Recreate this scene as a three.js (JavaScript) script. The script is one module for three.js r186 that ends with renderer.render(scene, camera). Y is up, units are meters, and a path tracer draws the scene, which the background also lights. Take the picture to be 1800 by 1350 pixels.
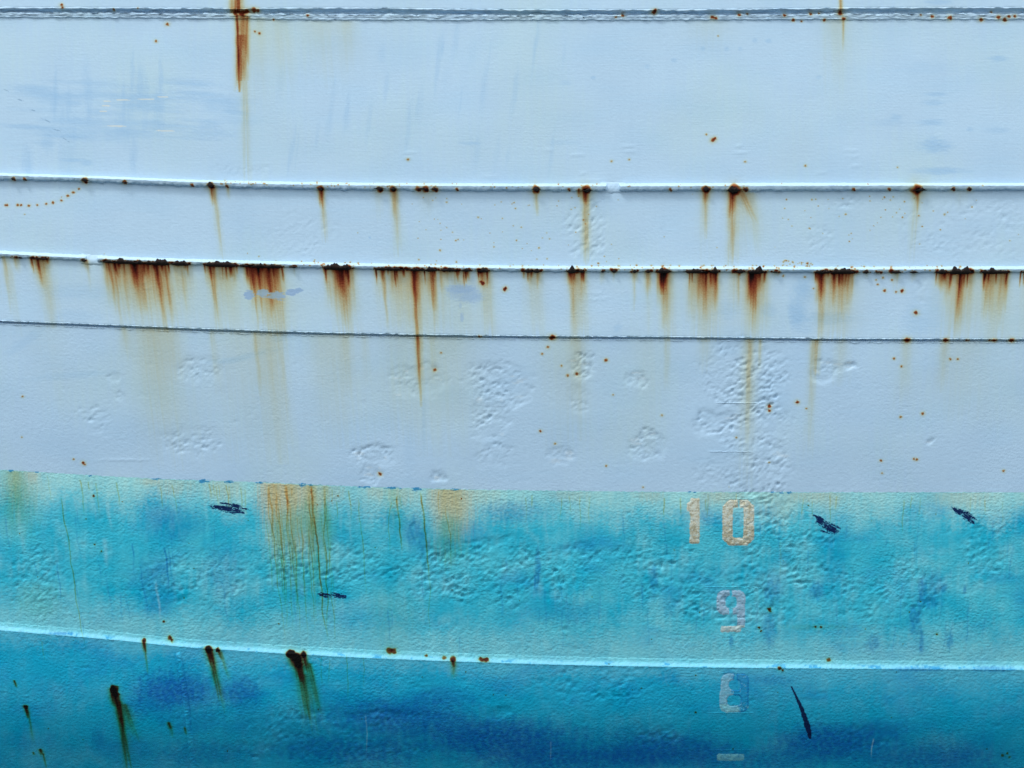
import * as THREE from 'three';

// ---------------------------------------------------------------- camera, sky, sun, exposure
const S = 0.002;                                  // metres of hull per hull unit (the draft figures stand one foot apart)
const WATER_V = 1900;                             // hull row that lies at the waterline
const scene = new THREE.Scene();
const camera = new THREE.PerspectiveCamera(11.02, 1024 / 768, 0.1, 900);
camera.position.set(0, (WATER_V - 675) * S, 14);
camera.lookAt(0, (WATER_V - 675) * S, 0);

const renderer = new THREE.WebGLRenderer({ antialias: true });
renderer.setSize(1024, 768);
renderer.toneMapping = THREE.LinearToneMapping;
renderer.toneMappingExposure = 1.02;
renderer.shadowMap.enabled = true;

{ // overcast sky: brightest overhead, soft uneven cloud
  const w = 256, h = 128, d = new Float32Array(w * h * 4);
  for (let j = 0; j < h; j++) for (let i = 0; i < w; i++) {
    const el = ((j + 0.5) / h - 0.5) * Math.PI, az = (i + 0.5) / w * Math.PI * 2;
    const s = Math.max(0, Math.sin(el));
    const cloud = 1 + 0.06 * Math.sin(az * 3 + 1.3 + 4 * s) * Math.cos(el * 5 + 0.7) + 0.04 * Math.sin(az * 7 + el * 9);
    const L = 1.62 * (1 + 2 * s) / 3 * 1.35 * cloud, k = (j * w + i) * 4;
    d[k] = L * 0.955; d[k + 1] = L; d[k + 2] = L * 1.045; d[k + 3] = 1;
  }
  const t = new THREE.DataTexture(d, w, h, THREE.RGBAFormat, THREE.FloatType);
  t.mapping = THREE.EquirectangularReflectionMapping; t.magFilter = THREE.LinearFilter; t.needsUpdate = true;
  scene.background = t; scene.environment = t;
}
const sun = new THREE.DirectionalLight(new THREE.Color(1, 0.985, 0.95), 1.5);
sun.position.set(-6, 14, 5); sun.target.position.set(0, 2, 0);
sun.castShadow = true; sun.shadow.radius = 22;
sun.shadow.camera.left = -6; sun.shadow.camera.right = 6; sun.shadow.camera.top = 6; sun.shadow.camera.bottom = -6; sun.shadow.camera.far = 60;
sun.shadow.mapSize.set(2048, 2048);
scene.add(sun, sun.target);

// ---------------------------------------------------------------- noise and small helpers
const rng = (seed) => () => { seed |= 0; seed = seed + 0x6D2B79F5 | 0; let t = Math.imul(seed ^ seed >>> 15, 1 | seed); t = t + Math.imul(t ^ t >>> 7, 61 | t) ^ t; return ((t ^ t >>> 14) >>> 0) / 4294967296; };
const R0 = rng(11);
const PERM = new Uint16Array(1024), GX = new Float32Array(512), GY = new Float32Array(512);
{ const p = [...Array(512).keys()]; for (let i = 511; i > 0; i--) { const j = Math.floor(R0() * (i + 1)); [p[i], p[j]] = [p[j], p[i]]; }
  for (let i = 0; i < 1024; i++) PERM[i] = p[i & 511];
  for (let i = 0; i < 512; i++) { const a = R0() * Math.PI * 2; GX[i] = Math.cos(a) * 1.5; GY[i] = Math.sin(a) * 1.5; } }
function noise(x, y) {                            // gradient noise, about -1 .. 1
  const xf = Math.floor(x), yf = Math.floor(y), fx = x - xf, fy = y - yf, xi = xf & 511, yi = yf & 511;
  const a = PERM[xi] + yi, b = PERM[xi + 1 & 511] + yi;
  const h00 = PERM[a & 1023], h10 = PERM[b & 1023], h01 = PERM[a + 1 & 1023], h11 = PERM[b + 1 & 1023];
  const u = fx * fx * fx * (fx * (fx * 6 - 15) + 10), v = fy * fy * fy * (fy * (fy * 6 - 15) + 10);
  const n00 = GX[h00] * fx + GY[h00] * fy, n10 = GX[h10] * (fx - 1) + GY[h10] * fy, n01 = GX[h01] * fx + GY[h01] * (fy - 1), n11 = GX[h11] * (fx - 1) + GY[h11] * (fy - 1);
  return (n00 + (n10 - n00) * u) * (1 - v) + (n01 + (n11 - n01) * u) * v;
}
const fbm = (x, y, o = 3) => { let s = 0, a = 1, t = 0; for (let i = 0; i < o; i++) { s += a * noise(x, y); t += a; x = x * 2.03 + 17.1; y = y * 2.03 + 9.7; a *= 0.5; } return s / t; };
const clamp = (x, a = 0, b = 1) => x < a ? a : x > b ? b : x;
const sstep = (a, b, x) => { const t = clamp((x - a) / (b - a)); return t * t * (3 - 2 * t); };
const lerp = (a, b, t) => a + (b - a) * t;
const lin = (r, g, b) => [r, g, b].map((c) => { c /= 255; return c <= 0.04045 ? c / 12.92 : ((c + 0.055) / 1.055) ** 2.4; });
const curve = (pts) => (x) => {                   // smooth curve through [along, down] points, straight beyond its ends
  let i = 0; while (i < pts.length - 2 && x > pts[i + 1][0]) i++;
  const m = (k) => k <= 0 ? (pts[1][1] - pts[0][1]) / (pts[1][0] - pts[0][0]) : k >= pts.length - 1 ? (pts.at(-1)[1] - pts.at(-2)[1]) / (pts.at(-1)[0] - pts.at(-2)[0]) : (pts[k + 1][1] - pts[k - 1][1]) / (pts[k + 1][0] - pts[k - 1][0]);
  if (x < pts[0][0]) return pts[0][1] + m(0) * (x - pts[0][0]);
  if (x > pts.at(-1)[0]) return pts.at(-1)[1] + m(pts.length - 1) * (x - pts.at(-1)[0]);
  const [x0, y0] = pts[i], [x1, y1] = pts[i + 1], h = x1 - x0, t = (x - x0) / h, t2 = t * t, t3 = t2 * t;
  return (2 * t3 - 3 * t2 + 1) * y0 + (t3 - 2 * t2 + t) * h * m(i) + (3 * t2 - 2 * t3) * y1 + (t3 - t2) * h * m(i + 1);
};

// ---------------------------------------------------------------- lines of the hull (hull units: u along, v down)
const lapTop = curve([[0, 10], [400, 14], [600, 14], [900, 17], [1200, 17], [1500, 14], [1800, 13]]);
const lapBot = curve([[0, 28], [400, 33], [600, 36], [1200, 36], [1500, 35], [1800, 35]]);
const barA = curve([[0, 303], [150, 308], [350, 316], [600, 321], [900, 323], [1300, 322], [1800, 322]]);
const barABot = curve([[0, 315], [150, 319], [350, 328], [600, 334], [900, 336], [1300, 336], [1800, 335]]);
const barB = curve([[0, 440], [170, 449], [300, 454], [600, 462], [900, 467], [1200, 468], [1500, 469], [1800, 468]]);
const barBBot = curve([[0, 452], [170, 460], [300, 465], [600, 473], [900, 478], [1200, 479], [1500, 480], [1800, 480]]);
const seamC = curve([[0, 564], [200, 572], [400, 580], [600, 586], [900, 591], [1200, 593], [1500, 596], [1800, 597]]);
const paintLine = curve([[0, 827], [100, 833], [270, 842], [450, 848], [640, 856], [900, 862], [1200, 865], [1800, 866]]);
const shelf = curve([[0, 1102], [200, 1118], [300, 1128], [500, 1141], [700, 1151], [1000, 1161], [1300, 1166], [1800, 1170]]);

// the hull's section leans in towards the keel; table of depth by row
const SEC = new Float32Array(2900);
{ const slope = curve([[-800, -0.08], [0, -0.06], [400, 0.0], [640, 0.03], [900, 0.10], [1165, 0.17], [1230, 0.26], [1350, 0.60], [1900, 0.74]]);
  let z = 0; for (let v = -800; v < 2100; v++) { SEC[v + 800] = z; z -= slope(v) * S; }
  const z0 = SEC[1200]; for (let i = 0; i < 2900; i++) SEC[i] -= z0; }
const section = (v) => { const t = clamp(v + 800, 0, 2898), i = Math.floor(t); return lerp(SEC[i], SEC[i + 1], t - i); };
const base = (u, v) => section(v) - 0.035 * (Math.max(0, 700 - u) * S) ** 2 + 0.0035 * noise(u / 330, v / 240) + 0.0012 * noise(u / 120 + 5, v / 100);

// dented and corroded places: [u, v, half width, half height, depth m, roughness m]
const ROUGH = [
  [735, 670, 52, 30, .0035, .0010], [755, 645, 16, 9, .003, .0008], [870, 668, 58, 36, .0032, .0016], [862, 735, 36, 42, .0032, .0016], [905, 690, 30, 30, .003, .0014], [870, 800, 40, 22, .0012, .0008],
  [1022, 640, 26, 26, .0028, .0018], [1018, 700, 20, 26, .0018, .0014], [1120, 666, 19, 15, .0036, .0012], [1140, 785, 34, 28, .003, .0014], [1145, 762, 12, 9, .004, .001],
  [985, 802, 24, 17, .0025, .001], [655, 800, 40, 20, .003, .0018], [652, 833, 22, 18, .0035, .0012], [768, 838, 15, 10, .005, .0006], [1455, 652, 28, 20, .0045, .0014], [1495, 641, 14, 9, .006, .0006],
  [1310, 660, 78, 66, .0016, .0022], [1260, 745, 44, 26, .0042, .0016], [1320, 735, 70, 60, .0018, .0022], [1362, 808, 30, 36, .0034, .0022], [1310, 830, 90, 36, .0012, .0014],
  [350, 650, 48, 26, .002, .0010], [200, 662, 14, 10, .002, .0008], [210, 695, 12, 12, .002, .0008], [335, 775, 60, 30, .0012, .0009], [160, 740, 40, 30, .0008, .0009],
  [1030, 400, 40, 62, .0012, .0017], [1700, 400, 140, 60, .0004, .0006], [1480, 350, 50, 18, .0006, .0010], [530, 420, 70, 50, .0004, .0006],
  [1440, 425, 30, 30, .0008, .0009], [1620, 500, 18, 40, .0006, .0009], [420, 300, 60, 12, .0005, .0008], [1637, 775, 5, 5, .005, 0],
  [1345, 930, 60, 120, .0010, .0022], [1150, 1000, 90, 60, .001, .0022], [850, 1010, 190, 58, .0012, .0028], [560, 1000, 130, 46, .001, .0022], [1020, 975, 50, 18, .003, .002],
  [860, 951, 52, 7, .004, .0005], [60, 1030, 60, 70, .0008, .0018], [340, 1020, 100, 60, .0006, .0016], [1420, 985, 60, 60, .001, .0022], [1290, 1060, 130, 60, .0008, .0022], [1560, 1040, 140, 60, .0005, .0014], [1740, 960, 50, 60, .0006, .0018],
  [640, 1265, 130, 12, .003, .0016], [880, 1258, 26, 12, .005, .0010], [560, 1290, 150, 40, .0008, .0016], [1150, 1302, 60, 24, .002, .0020], [1540, 1305, 60, 24, .002, .0018], [1080, 1205, 110, 40, .0006, .0014], [560, 1330, 200, 18, .001, .0018],
];
const TICKS = [[720, 268, 14], [718, 278, 12], [965, 264, 13], [1015, 272, 16], [1105, 257, 15], [1108, 266, 14], [1300, 256, 8], [1302, 268, 16], [1495, 264, 16], [1500, 275, 14], [1445, 303, 12], [1505, 292, 10], [1045, 515, 20], [1050, 526, 24], [250, 497, 9], [260, 505, 12], [215, 809, 60], [470, 520, 6], [390, 487, 8], [1025, 305, 8], [860, 310, 20], [1035, 316, 30]];
const isBlue = (u, v) => v > paintLine(u);
function relief(u, v) {                           // shape that the plate grid carries
  let z = 0, rough = 0, dep = 0;
  const wu = u + 9 * noise(u / 26, v / 26) + 2.5 * noise(u / 8, v / 8 + 40), wv = v + 9 * noise(u / 26 + 70, v / 26) + 2.5 * noise(u / 8 + 31, v / 8);
  for (const [a, b, w, h, d, r] of ROUGH) {
    const x = (wu - a) / w, y = (wv - b) / h; if (x > 1.25 || x < -1.25 || y > 1.25 || y < -1.25) continue;
    const q = x * x + y * y; if (q > 1.5) continue;
    const m = 1 - sstep(0.35, 1.3, q); dep = Math.max(dep, d * 0.72 * m * (0.75 + 0.4 * noise(u / 34 + a, v / 30))); rough = Math.max(rough, r * 1.35 * m);
  }
  z -= dep;
  const below = v > 880 ? sstep(900, 985, v + 40 * noise(u / 150, v / 90)) : 0;
  rough += below * 0.0006 * (0.7 + 0.6 * noise(u / 170 + 8, v / 110)) + 0.00010;
  rough *= clamp(0.72 + 1.1 * noise(u / 46 + 60, v / 32), 0.15, 1.8);
  const pock = noise(u / 15 + 320, v / 11.5); if (pock > 0.4 && v > 560) z -= (pock - 0.4) * (v > 900 ? 0.0045 : 0.0012) * clamp(0.5 + 1.6 * noise(u / 80 + 7, v / 60)) * sstep(560, 640, v);
  // grain slanting up to the right, as rolled and hammered steel under many coats
  const fz = v > 872 ? 1 : 1.35, p = (u * 0.9 - v * 0.4) * fz, q = (v * 0.9 + u * 0.4) * fz;
  const g = 0.5 * noise(p / 16, q / 12.5) + 0.62 * noise(p / 9 + 40, q / 7.6 + 13) + 0.42 * noise(u / 5.4, v / 5.2 + 77);
  z += rough * (g < 0 ? g * 1.5 : g * 0.7);
  const pit = noise(u / 9.5 + 200, v / 7 + 90); if (pit > 0.3) z -= (pit - 0.3) * (rough * 3.2 + (v > 330 ? 0.0004 : 0));
  for (const [a, b, w] of TICKS) { const x = (u - a) / w, y = v - b - 1.2 * noise(u / 8, b); if (x * x < 1 && y * y < 20) z += 0.0013 * (1 - x * x) * Math.exp(-y * y / 2.2); }
  if (u > 1645 && u < 1654 && v > 236 && v < 284) z += 0.0014 * Math.exp(-((u - 1650) ** 2) / 4) * Math.max(0, Math.sin(v * 0.9));
  return z;
}
const plateOffset = { top: 0.012, upper: 0, middle: 0.002, lower: 0.006, belt: 0, bilge: 0.016 };
const surface = (u, v) => base(u, v) + relief(u, v) + (v < lapTop(u) ? 0.012 : v < barA(u) ? 0 : v < barB(u) ? 0.001 : v < seamC(u) ? 0.006 : v < shelf(u) + 6 ? 0 : 0.016);

// ---------------------------------------------------------------- draft figures: signed shapes (negative inside)
const box = (u, v, x0, x1, y0, y1, r = 0) => { const dx = Math.abs(u - (x0 + x1) / 2) - (x1 - x0) / 2 + r, dy = Math.abs(v - (y0 + y1) / 2) - (y1 - y0) / 2 + r; return Math.hypot(Math.max(dx, 0), Math.max(dy, 0)) + Math.min(Math.max(dx, dy), 0) - r; };
const rag = (u, v) => 0.9 * noise(u / 4, v / 4) + 0.6 * noise(u / 11 + 9, v / 11);
const FIG = [
  { text: 'one', b: [1203, 1237, 871, 962], f: (u, v) => Math.min(box(u, v, 1213.5 + (v > 920 ? 0 : 0.6), 1231, 876, 957, 3), Math.max(box(u, v, 1208, 1224, 878, 900), (1219 - u) * 0.66 - (v - 877) * 0.75)) },
  { text: 'zero', b: [1266, 1332, 874, 965], f: (u, v) => { const oct = Math.max(box(u, v, 1271, 1327, 879, 960, 3), (Math.abs(u - 1299) + Math.abs(v - 919.5) - 57) * 0.7); return Math.max(oct, -box(u, v, 1289.5, 1308.5, 893, 946, 4), -box(u, v, 1298.5, 1301.5, 870, 900)); } },
  { text: 'nine', b: [1256, 1318, 1034, 1120], f: (u, v) => Math.min(Math.max(box(u, v, 1262, 1312.5, 1039.5, 1083, 13), -box(u, v, 1277, 1297.5, 1050, 1071, 7), -box(u, v, 1285, 1289, 1030, 1056), -box(u, v, 1284, 1290, 1066, 1090)), box(u, v, 1298.5, 1312.5, 1058, 1106, 2), box(u, v, 1269, 1305, 1103, 1114, 3)) },
  { text: 'eight', b: [1262, 1326, 1181, 1264], f: (u, v) => Math.max(Math.min(box(u, v, 1270, 1320, 1187.5, 1230, 13), box(u, v, 1268, 1320, 1212, 1258, 14)), -(box(u, v, 1285, 1304, 1201, 1216, 6) - 1), -(box(u, v, 1283, 1305, 1228, 1245, 7) - 1), -box(u, v, 1294, 1298, 1180, 1203)) },
  { text: 'seven', b: [1260, 1320, 1329, 1354], f: (u, v) => box(u, v, 1266, 1315, 1335, 1348, 4) },
];

// ---------------------------------------------------------------- marks on the paint
const lean = (u) => (1150 - u) * 0.00014;
const F = [];                                     // stains and marks, in the order they lie
const streak = (u, v, w, len, d, o = {}) => F.push({ k: 'streak', u, v, w, len, d, lean: o.lean ?? lean(u), pow: o.pow ?? 1.15, seed: F.length * 7.31, flare: o.flare ?? 0.25, box: [u - w * 4 - 14 - len * 0.1, v - 3, u + w * 4 + 14 + len * 0.45, v + len] });
const spot = (u, v, r, d = 1.7, halo = 0.35) => F.push({ k: 'spot', u, v, r, d, halo, seed: F.length * 3.7, box: [u - r * 4, v - r * 4, u + r * 4, v + r * 5] });
const brush = (u, v, w, h, a, o = {}) => F.push({ k: 'brush', u, v, w, h, a, col: o.col, ang: o.ang ?? 0, hard: o.hard ?? 0, fib: o.fib ?? [20, 3], cover: o.cover, under: o.under, torn: o.torn, seed: F.length * 5.13, box: [u - w * 1.5 - 6, v - (h + w * Math.abs(Math.sin(o.ang ?? 0))) * 1.5 - 6, u + w * 1.5 + 6, v + (h + w * Math.abs(Math.sin(o.ang ?? 0))) * 1.5 + 6] });
const drip = (u, v, len, w, d, o = {}) => F.push({ k: 'drip', u, v, len, w, d, lean: o.lean ?? lean(u), col: o.col, seed: F.length * 2.17, box: [u - 24 - len * 0.05, v, u + 24 + len * 0.2, v + len] });
{
  const r = rng(5);
  // top strake and upper strake
  streak(417, -55, 9, 75, 1.9, { lean: 0, pow: 0.1 }); streak(405, -40, 5, 60, 0.5, { lean: 0, pow: 0.1 });
  streak(415, 24, 4, 136, 2.0, { lean: 0.03, pow: 0.42 }); streak(425, 24, 9, 116, 1.15, { lean: 0, pow: 0.5 }); streak(434, 28, 6, 95, 0.9, { lean: -0.02, pow: 0.5 }); streak(421, 60, 7, 100, 0.8, { lean: 0, pow: 0.4 });
  streak(428, 60, 9, 262, 0.33, { lean: 0.02, pow: 0.6 }); streak(455, 30, 22, 170, 0.16, { lean: 0.02 }); streak(490, 34, 30, 140, 0.13); streak(560, 36, 60, 120, 0.12); streak(610, 36, 24, 90, 0.14);
  streak(1478, -40, 4, 62, 0.9, { lean: 0, pow: 0.1 }); streak(1483, 34, 3, 55, 0.5, { lean: 0 }); streak(1470, 34, 34, 130, 0.14, { lean: 0 }); streak(1250, 36, 60, 60, 0.07);
  for (const [a, b, s, d] of [[292, 40, 3.5, 1.4], [272, 70, 2.6, 1.2], [447, 54, 2, 1.6], [455, 57, 2.6, 1.8], [1253, 246, 4, 1.7], [1257, 243, 3, 1.7], [1242, 236, 1.8, 0.9], [717, 280, 2.4, 1.0], [1416, 291, 2, 1], [1310, 284, 2, .7], [1075, 283, 2, .7], [1106, 280, 1.8, .7], [1578, 294, 1.5, .7], [1263, 62, 1.4, .7]]) spot(a, b, s, d);
  for (const [a, b, s] of [[1150, 20, 4], [1152, 17, 3], [1095, 26, 3], [1083, 29, 2], [1253, 29, 4], [1259, 31, 3], [1300, 25, 3], [1315, 23, 2], [1380, 26, 3], [1426, 23, 3], [1441, 22, 2], [1478, 22, 5], [1484, 32, 4], [1395, 34, 3], [1410, 36, 2], [1450, 34, 3], [1640, 28, 3], [1671, 30, 4], [1620, 25, 2], [1726, 33, 4], [1757, 29, 4], [1768, 34, 4], [1775, 28, 3], [1785, 27, 3], [1745, 20, 2], [445, 16, 5], [412, 20, 6], [424, 21, 6], [433, 19, 5], [452, 17, 3], [540, 26, 2.5], [104, 5, 3], [106, 10, 2.5], [197, 14, 2], [240, 12, 1.5], [480, 33, 2]]) spot(a, b, s, 1.9, 0.3);
  // bluer brushed touch-up on the upper strake
  for (let i = 0; i < 60; i++) brush(20 + r() * 400, 140 + r() * 110, 20 + r() * 60, 3 + r() * 9, 0.22 + r() * 0.25, { ang: 0.06 });
  for (let i = 0; i < 26; i++) brush(30 + r() * 260, 120 + r() * 190, 4 + r() * 9, 18 + r() * 40, 0.2 + r() * 0.2, { fib: [4, 24] });
  for (let i = 0; i < 34; i++) brush(480 + r() * 520, 60 + r() * 220, 2 + r() * 7, 18 + r() * 40, 0.14 + r() * 0.2, { fib: [3, 26], ang: 0.12 });
  for (const [a, b, w, h, q] of [[1645, 165, 24, 5, .55], [1640, 180, 22, 6, .5], [1638, 215, 30, 7, .6], [1575, 206, 12, 8, .5], [1645, 256, 34, 16, .75], [1652, 300, 52, 8, .7], [1755, 102, 18, 6, .65], [1755, 228, 26, 7, .4], [1705, 227, 7, 5, .5], [1560, 215, 40, 8, .25], [1635, 118, 60, 14, .2], [1236, 84, 6, 4, .6], [1278, 85, 5, 4, .5], [1302, 85, 5, 4, .45], [1328, 70, 6, 5, .5], [1352, 71, 7, 5, .55], [1185, 105, 7, 5, .5], [1138, 116, 6, 4, .4], [1043, 136, 5, 4, .6], [995, 145, 12, 5, .35], [1650, 3, 30, 6, .6], [1440, 135, 6, 5, .4], [650, 418, 3, 3, .9], [826, 252, 22, 4, .5], [990, 250, 30, 6, .25], [410, 110, 60, 60, .12], [125, 280, 26, 4, .6], [150, 285, 12, 6, .5]]) brush(a, b, w, h, q);
  for (const [a, b, c, d] of [[5, 155, 9, .4], [30, 173, 8, .25], [52, 190, 9, .25], [77, 208, 9, .35], [96, 226, 8, .3], [110, 243, 8, .45]]) brush(a + 3 * r(), b + 2 * r(), c * (0.6 + 0.6 * r()), 0.8 + 0.5 * r(), 0.55, { ang: d + 0.1 * r(), col: lin(110, 142, 172), hard: 1, torn: true });
  for (const [a, b, w] of [[212, 174, 13], [255, 173, 16], [285, 169, 10], [183, 184, 9], [178, 194, 7], [202, 220, 18], [290, 229, 16], [185, 176, 8]]) brush(a, b, w, 1.3, 0.8, { ang: 0.03, col: lin(216, 218, 208), hard: 1 });
  // run of rust dots, far left
  for (const [a, b, s] of [[8, 359, 2.6], [5, 359, 2], [27, 359, 2.6], [33, 359, 2.3], [47, 360, 2.8], [62, 359, 2.2], [78, 357, 2.5], [90, 355, 2.8], [105, 351, 2.6], [116, 343, 2.8], [126, 337, 3], [136, 331, 2.3]]) spot(a, b, s, 1.5, 0.25);
  // stains below the first bar
  const A = (u) => barABot(u) - 3;
  const upperRust = [[20, 4], [40, 3], [147, 6], [218, 4], [370, 7], [337, 3], [398, 3], [563, 6], [668, 7], [690, 7], [735, 6], [748, 7], [765, 6], [942, 8], [1030, 9], [1000, 3], [1241, 8], [1290, 11], [1310, 5], [1612, 12], [1675, 4], [1703, 4], [1500, 3], [1562, 3], [803, 3], [1178, 3]];
  for (const [u, s] of upperRust) { spot(u, A(u), s, 1.7, 0.2); spot(u + 2, A(u) + 2, s * 0.6, 2.4, 0); }
  streak(371, A(371), 5, 40, 1.6); streak(375, A(371), 6, 150, 0.55, { pow: 0.8 }); streak(400, A(400), 4, 24, .5); streak(563, A(563), 5, 34, 2.4, { pow: 1 }); streak(565, A(563), 6, 95, 0.7); streak(690, A(690), 6, 60, 0.8); streak(694, A(690), 8, 118, 0.5, { pow: .8 }); streak(750, A(750), 20, 60, 0.13); streak(665, A(665), 12, 60, 0.12);
  streak(942, A(942), 5, 45, 0.65); streak(1028, A(1030), 7, 26, 2.4); streak(1018, A(1030), 4, 14, 2); streak(1030, A(1030), 9, 132, 0.75, { pow: .6, lean: 0 }); streak(1241, A(1241), 6, 26, 1.3); streak(1241, A(1241), 7, 85, 0.6); streak(1240, A(1241), 16, 130, 0.14);
  streak(1287, A(1290), 8, 48, 2.3); streak(1289, A(1290), 9, 140, 0.95, { pow: .8, lean: -0.02 }); streak(1300, A(1290), 9, 60, 1.0, { lean: 0.45, pow: 1.2 }); streak(1318, A(1290) + 6, 20, 110, 0.28, { lean: 0.1 }); streak(1300, A(1290), 20, 135, 0.18);
  streak(1614, A(1612), 3, 46, 1.3); streak(1610, A(1612), 7, 24, 0.9); streak(1612, A(1612), 10, 130, 0.28); streak(1690, A(1690), 20, 40, 0.08);
  for (let i = 0; i < 62; i++) { const u = 715 + r() * 380, v = 345 + r() * 118; spot(u, v, 0.8 + r() * r() * 1.9, 0.55 + r() * 0.7, 0.12); }
  for (let i = 0; i < 46; i++) { const u = 1375 + r() * 350, v = 344 + r() * r() * 110; spot(u, v, 0.8 + r() * r() * 1.8, 0.5 + r() * 0.7, 0.12); }
  for (let i = 0; i < 26; i++) spot(r() * 1800, 340 + r() * 120, 0.7 + r() * 0.9, 0.4 + r() * 0.5, 0.1);
  for (let i = 0; i < 90; i++) { const u = 380 + r() * r() * 1420; spot(u, barA(u) + r() * 8, 0.8 + r() * 1.2, 0.5 + r() * 0.6, 0.1); }
  for (let i = 0; i < 150; i++) { const u = 480 + r() * 1250; spot(u, barB(u) - 2 + r() * 9, 0.8 + r() * 1.5, 0.5 + r() * 0.7, 0.1); }
  for (let i = 0; i < 30; i++) { const u = 1370 + r() * 60; spot(u, barB(u) - 12 + r() * 12, 0.8 + r() * 1.2, 0.7, 0.1); }
  // heavy runs below the second bar
  const B = (u) => barBBot(u) - 2;
  const seg = (a, b, d, len, n) => { for (let u = a; u < b; u += 3) spot(u + r() * 2, B(u) - 2 + r() * 3, 0.8 + r() * r() * 5, 2.4, 0.25); if (b - a > 20) { streak((a + b) / 2, B((a + b) / 2), (b - a) * 0.42, len * 1.25, d * 0.55, { pow: 1 }); streak((a + b) / 2 + 8, B((a + b) / 2), (b - a) * 0.5, 122, d * 0.52, { pow: 0.5 }); for (let i = 0; i < (b - a) / 9; i++) { const u = a + 2 + r() * (b - a - 4); streak(u, B(u), 1.2 + r() * 2.4, 8 + r() * 26, 1.2 + r() * 1.6); } } for (let i = 0; i < n; i++) { const u = a + 3 + r() * (b - a - 6); streak(u, B(u), 2.5 + r() * 6, len * (0.35 + r() * 0.8), d * (0.4 + r() * 0.8)); } };
  seg(15, 30, .4, 30, 2); seg(48, 82, .5, 45, 4); seg(140, 152, .5, 25, 2); seg(174, 336, .42, 85, 34); seg(356, 418, .35, 60, 9); seg(428, 499, .7, 80, 22); seg(508, 522, .3, 20, 1);
  seg(567, 622, .5, 80, 12); seg(656, 772, .35, 80, 18); seg(776, 832, .3, 40, 8); seg(838, 862, .5, 30, 4); seg(918, 952, .35, 30, 4); seg(995, 1030, .45, 60, 4); seg(1056, 1064, .4, 24, 1); seg(1074, 1084, .4, 24, 1); seg(1108, 1122, .4, 40, 2); seg(1134, 1144, .4, 40, 2); seg(1152, 1182, .5, 60, 5);
  seg(1206, 1266, .55, 70, 12); seg(1290, 1348, .5, 60, 8); seg(1356, 1372, .3, 18, 2); seg(1430, 1508, .4, 60, 14); seg(1516, 1530, .3, 14, 1); seg(1538, 1548, .3, 14, 1); seg(1566, 1586, .4, 30, 2); seg(1600, 1612, .3, 20, 1); seg(1644, 1712, .4, 60, 12); seg(1722, 1776, .4, 70, 12); seg(1792, 1830, .4, 50, 4);
  for (const a of [
    [2, 5, 100, .5], [8, 12, 140, .16], [63, 5, 52, 1.2], [68, 20, 90, .16], [150, 4, 60, .3], [192, 5, 100, .95], [205, 22, 110, .3], [198, 3, 140, .35], [233, 9, 48, 2.2], [236, 12, 92, 1.0], [250, 24, 110, .35], [272, 4, 50, 1.9], [276, 6, 120, .95], [290, 8, 112, .7], [310, 12, 70, .35], [330, 12, 60, .25],
    [368, 4, 30, 1.9], [371, 5, 118, .95], [390, 16, 60, .25], [410, 5, 44, .5], [440, 5, 90, 1.0], [443, 3, 175, .5], [455, 7, 80, .9], [470, 6, 90, .9], [482, 7, 80, 1.0], [488, 6, 190, .5], [470, 30, 220, .16], [598, 10, 50, 1.9], [602, 8, 120, 1.05], [590, 20, 90, .4], [615, 14, 90, .3],
    [674, 3, 115, .75], [688, 3, 60, .6], [700, 30, 110, .2], [727, 5, 240, 1.15], [727, 8, 60, 1.2], [730, 13, 130, .6], [758, 6, 70, 1.5], [761, 7, 120, .8], [780, 14, 110, .22], [775, 5, 44, .6], [846, 4, 26, 1.1], [848, 14, 118, .25], [945, 4, 30, .8], [930, 16, 110, .12], [1003, 8, 28, 1.6], [1007, 6, 128, .75], [1012, 16, 270, .13], [1115, 4, 70, .3], [1140, 8, 110, .16],
    [1166, 8, 40, 2.3], [1169, 6, 100, 1.0], [1172, 12, 120, .3], [1215, 7, 90, .5], [1240, 8, 85, .7], [1258, 5, 70, .7], [1235, 30, 115, .2], [1319, 6, 60, 2.0], [1327, 9, 70, 1.5], [1326, 11, 125, 1.0], [1290, 12, 80, .25], [1345, 14, 100, .2], [1442, 8, 56, 2.2], [1446, 8, 128, 1.05], [1468, 4, 60, .8], [1482, 5, 90, .8], [1492, 6, 80, .6], [1470, 26, 120, .28], [1654, 8, 30, .8], [1670, 4, 40, .9], [1689, 5, 90, 1.6], [1690, 9, 120, .7], [1700, 30, 118, .25], [1735, 7, 95, .5], [1745, 5, 80, .5], [1771, 4, 70, .8], [1765, 8, 110, .3]]) streak(a[0], B(a[0]), a[1], a[2], a[3]);
  // the wash carried on below the welded seam
  const C = (u) => seamC(u) + 3;
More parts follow.
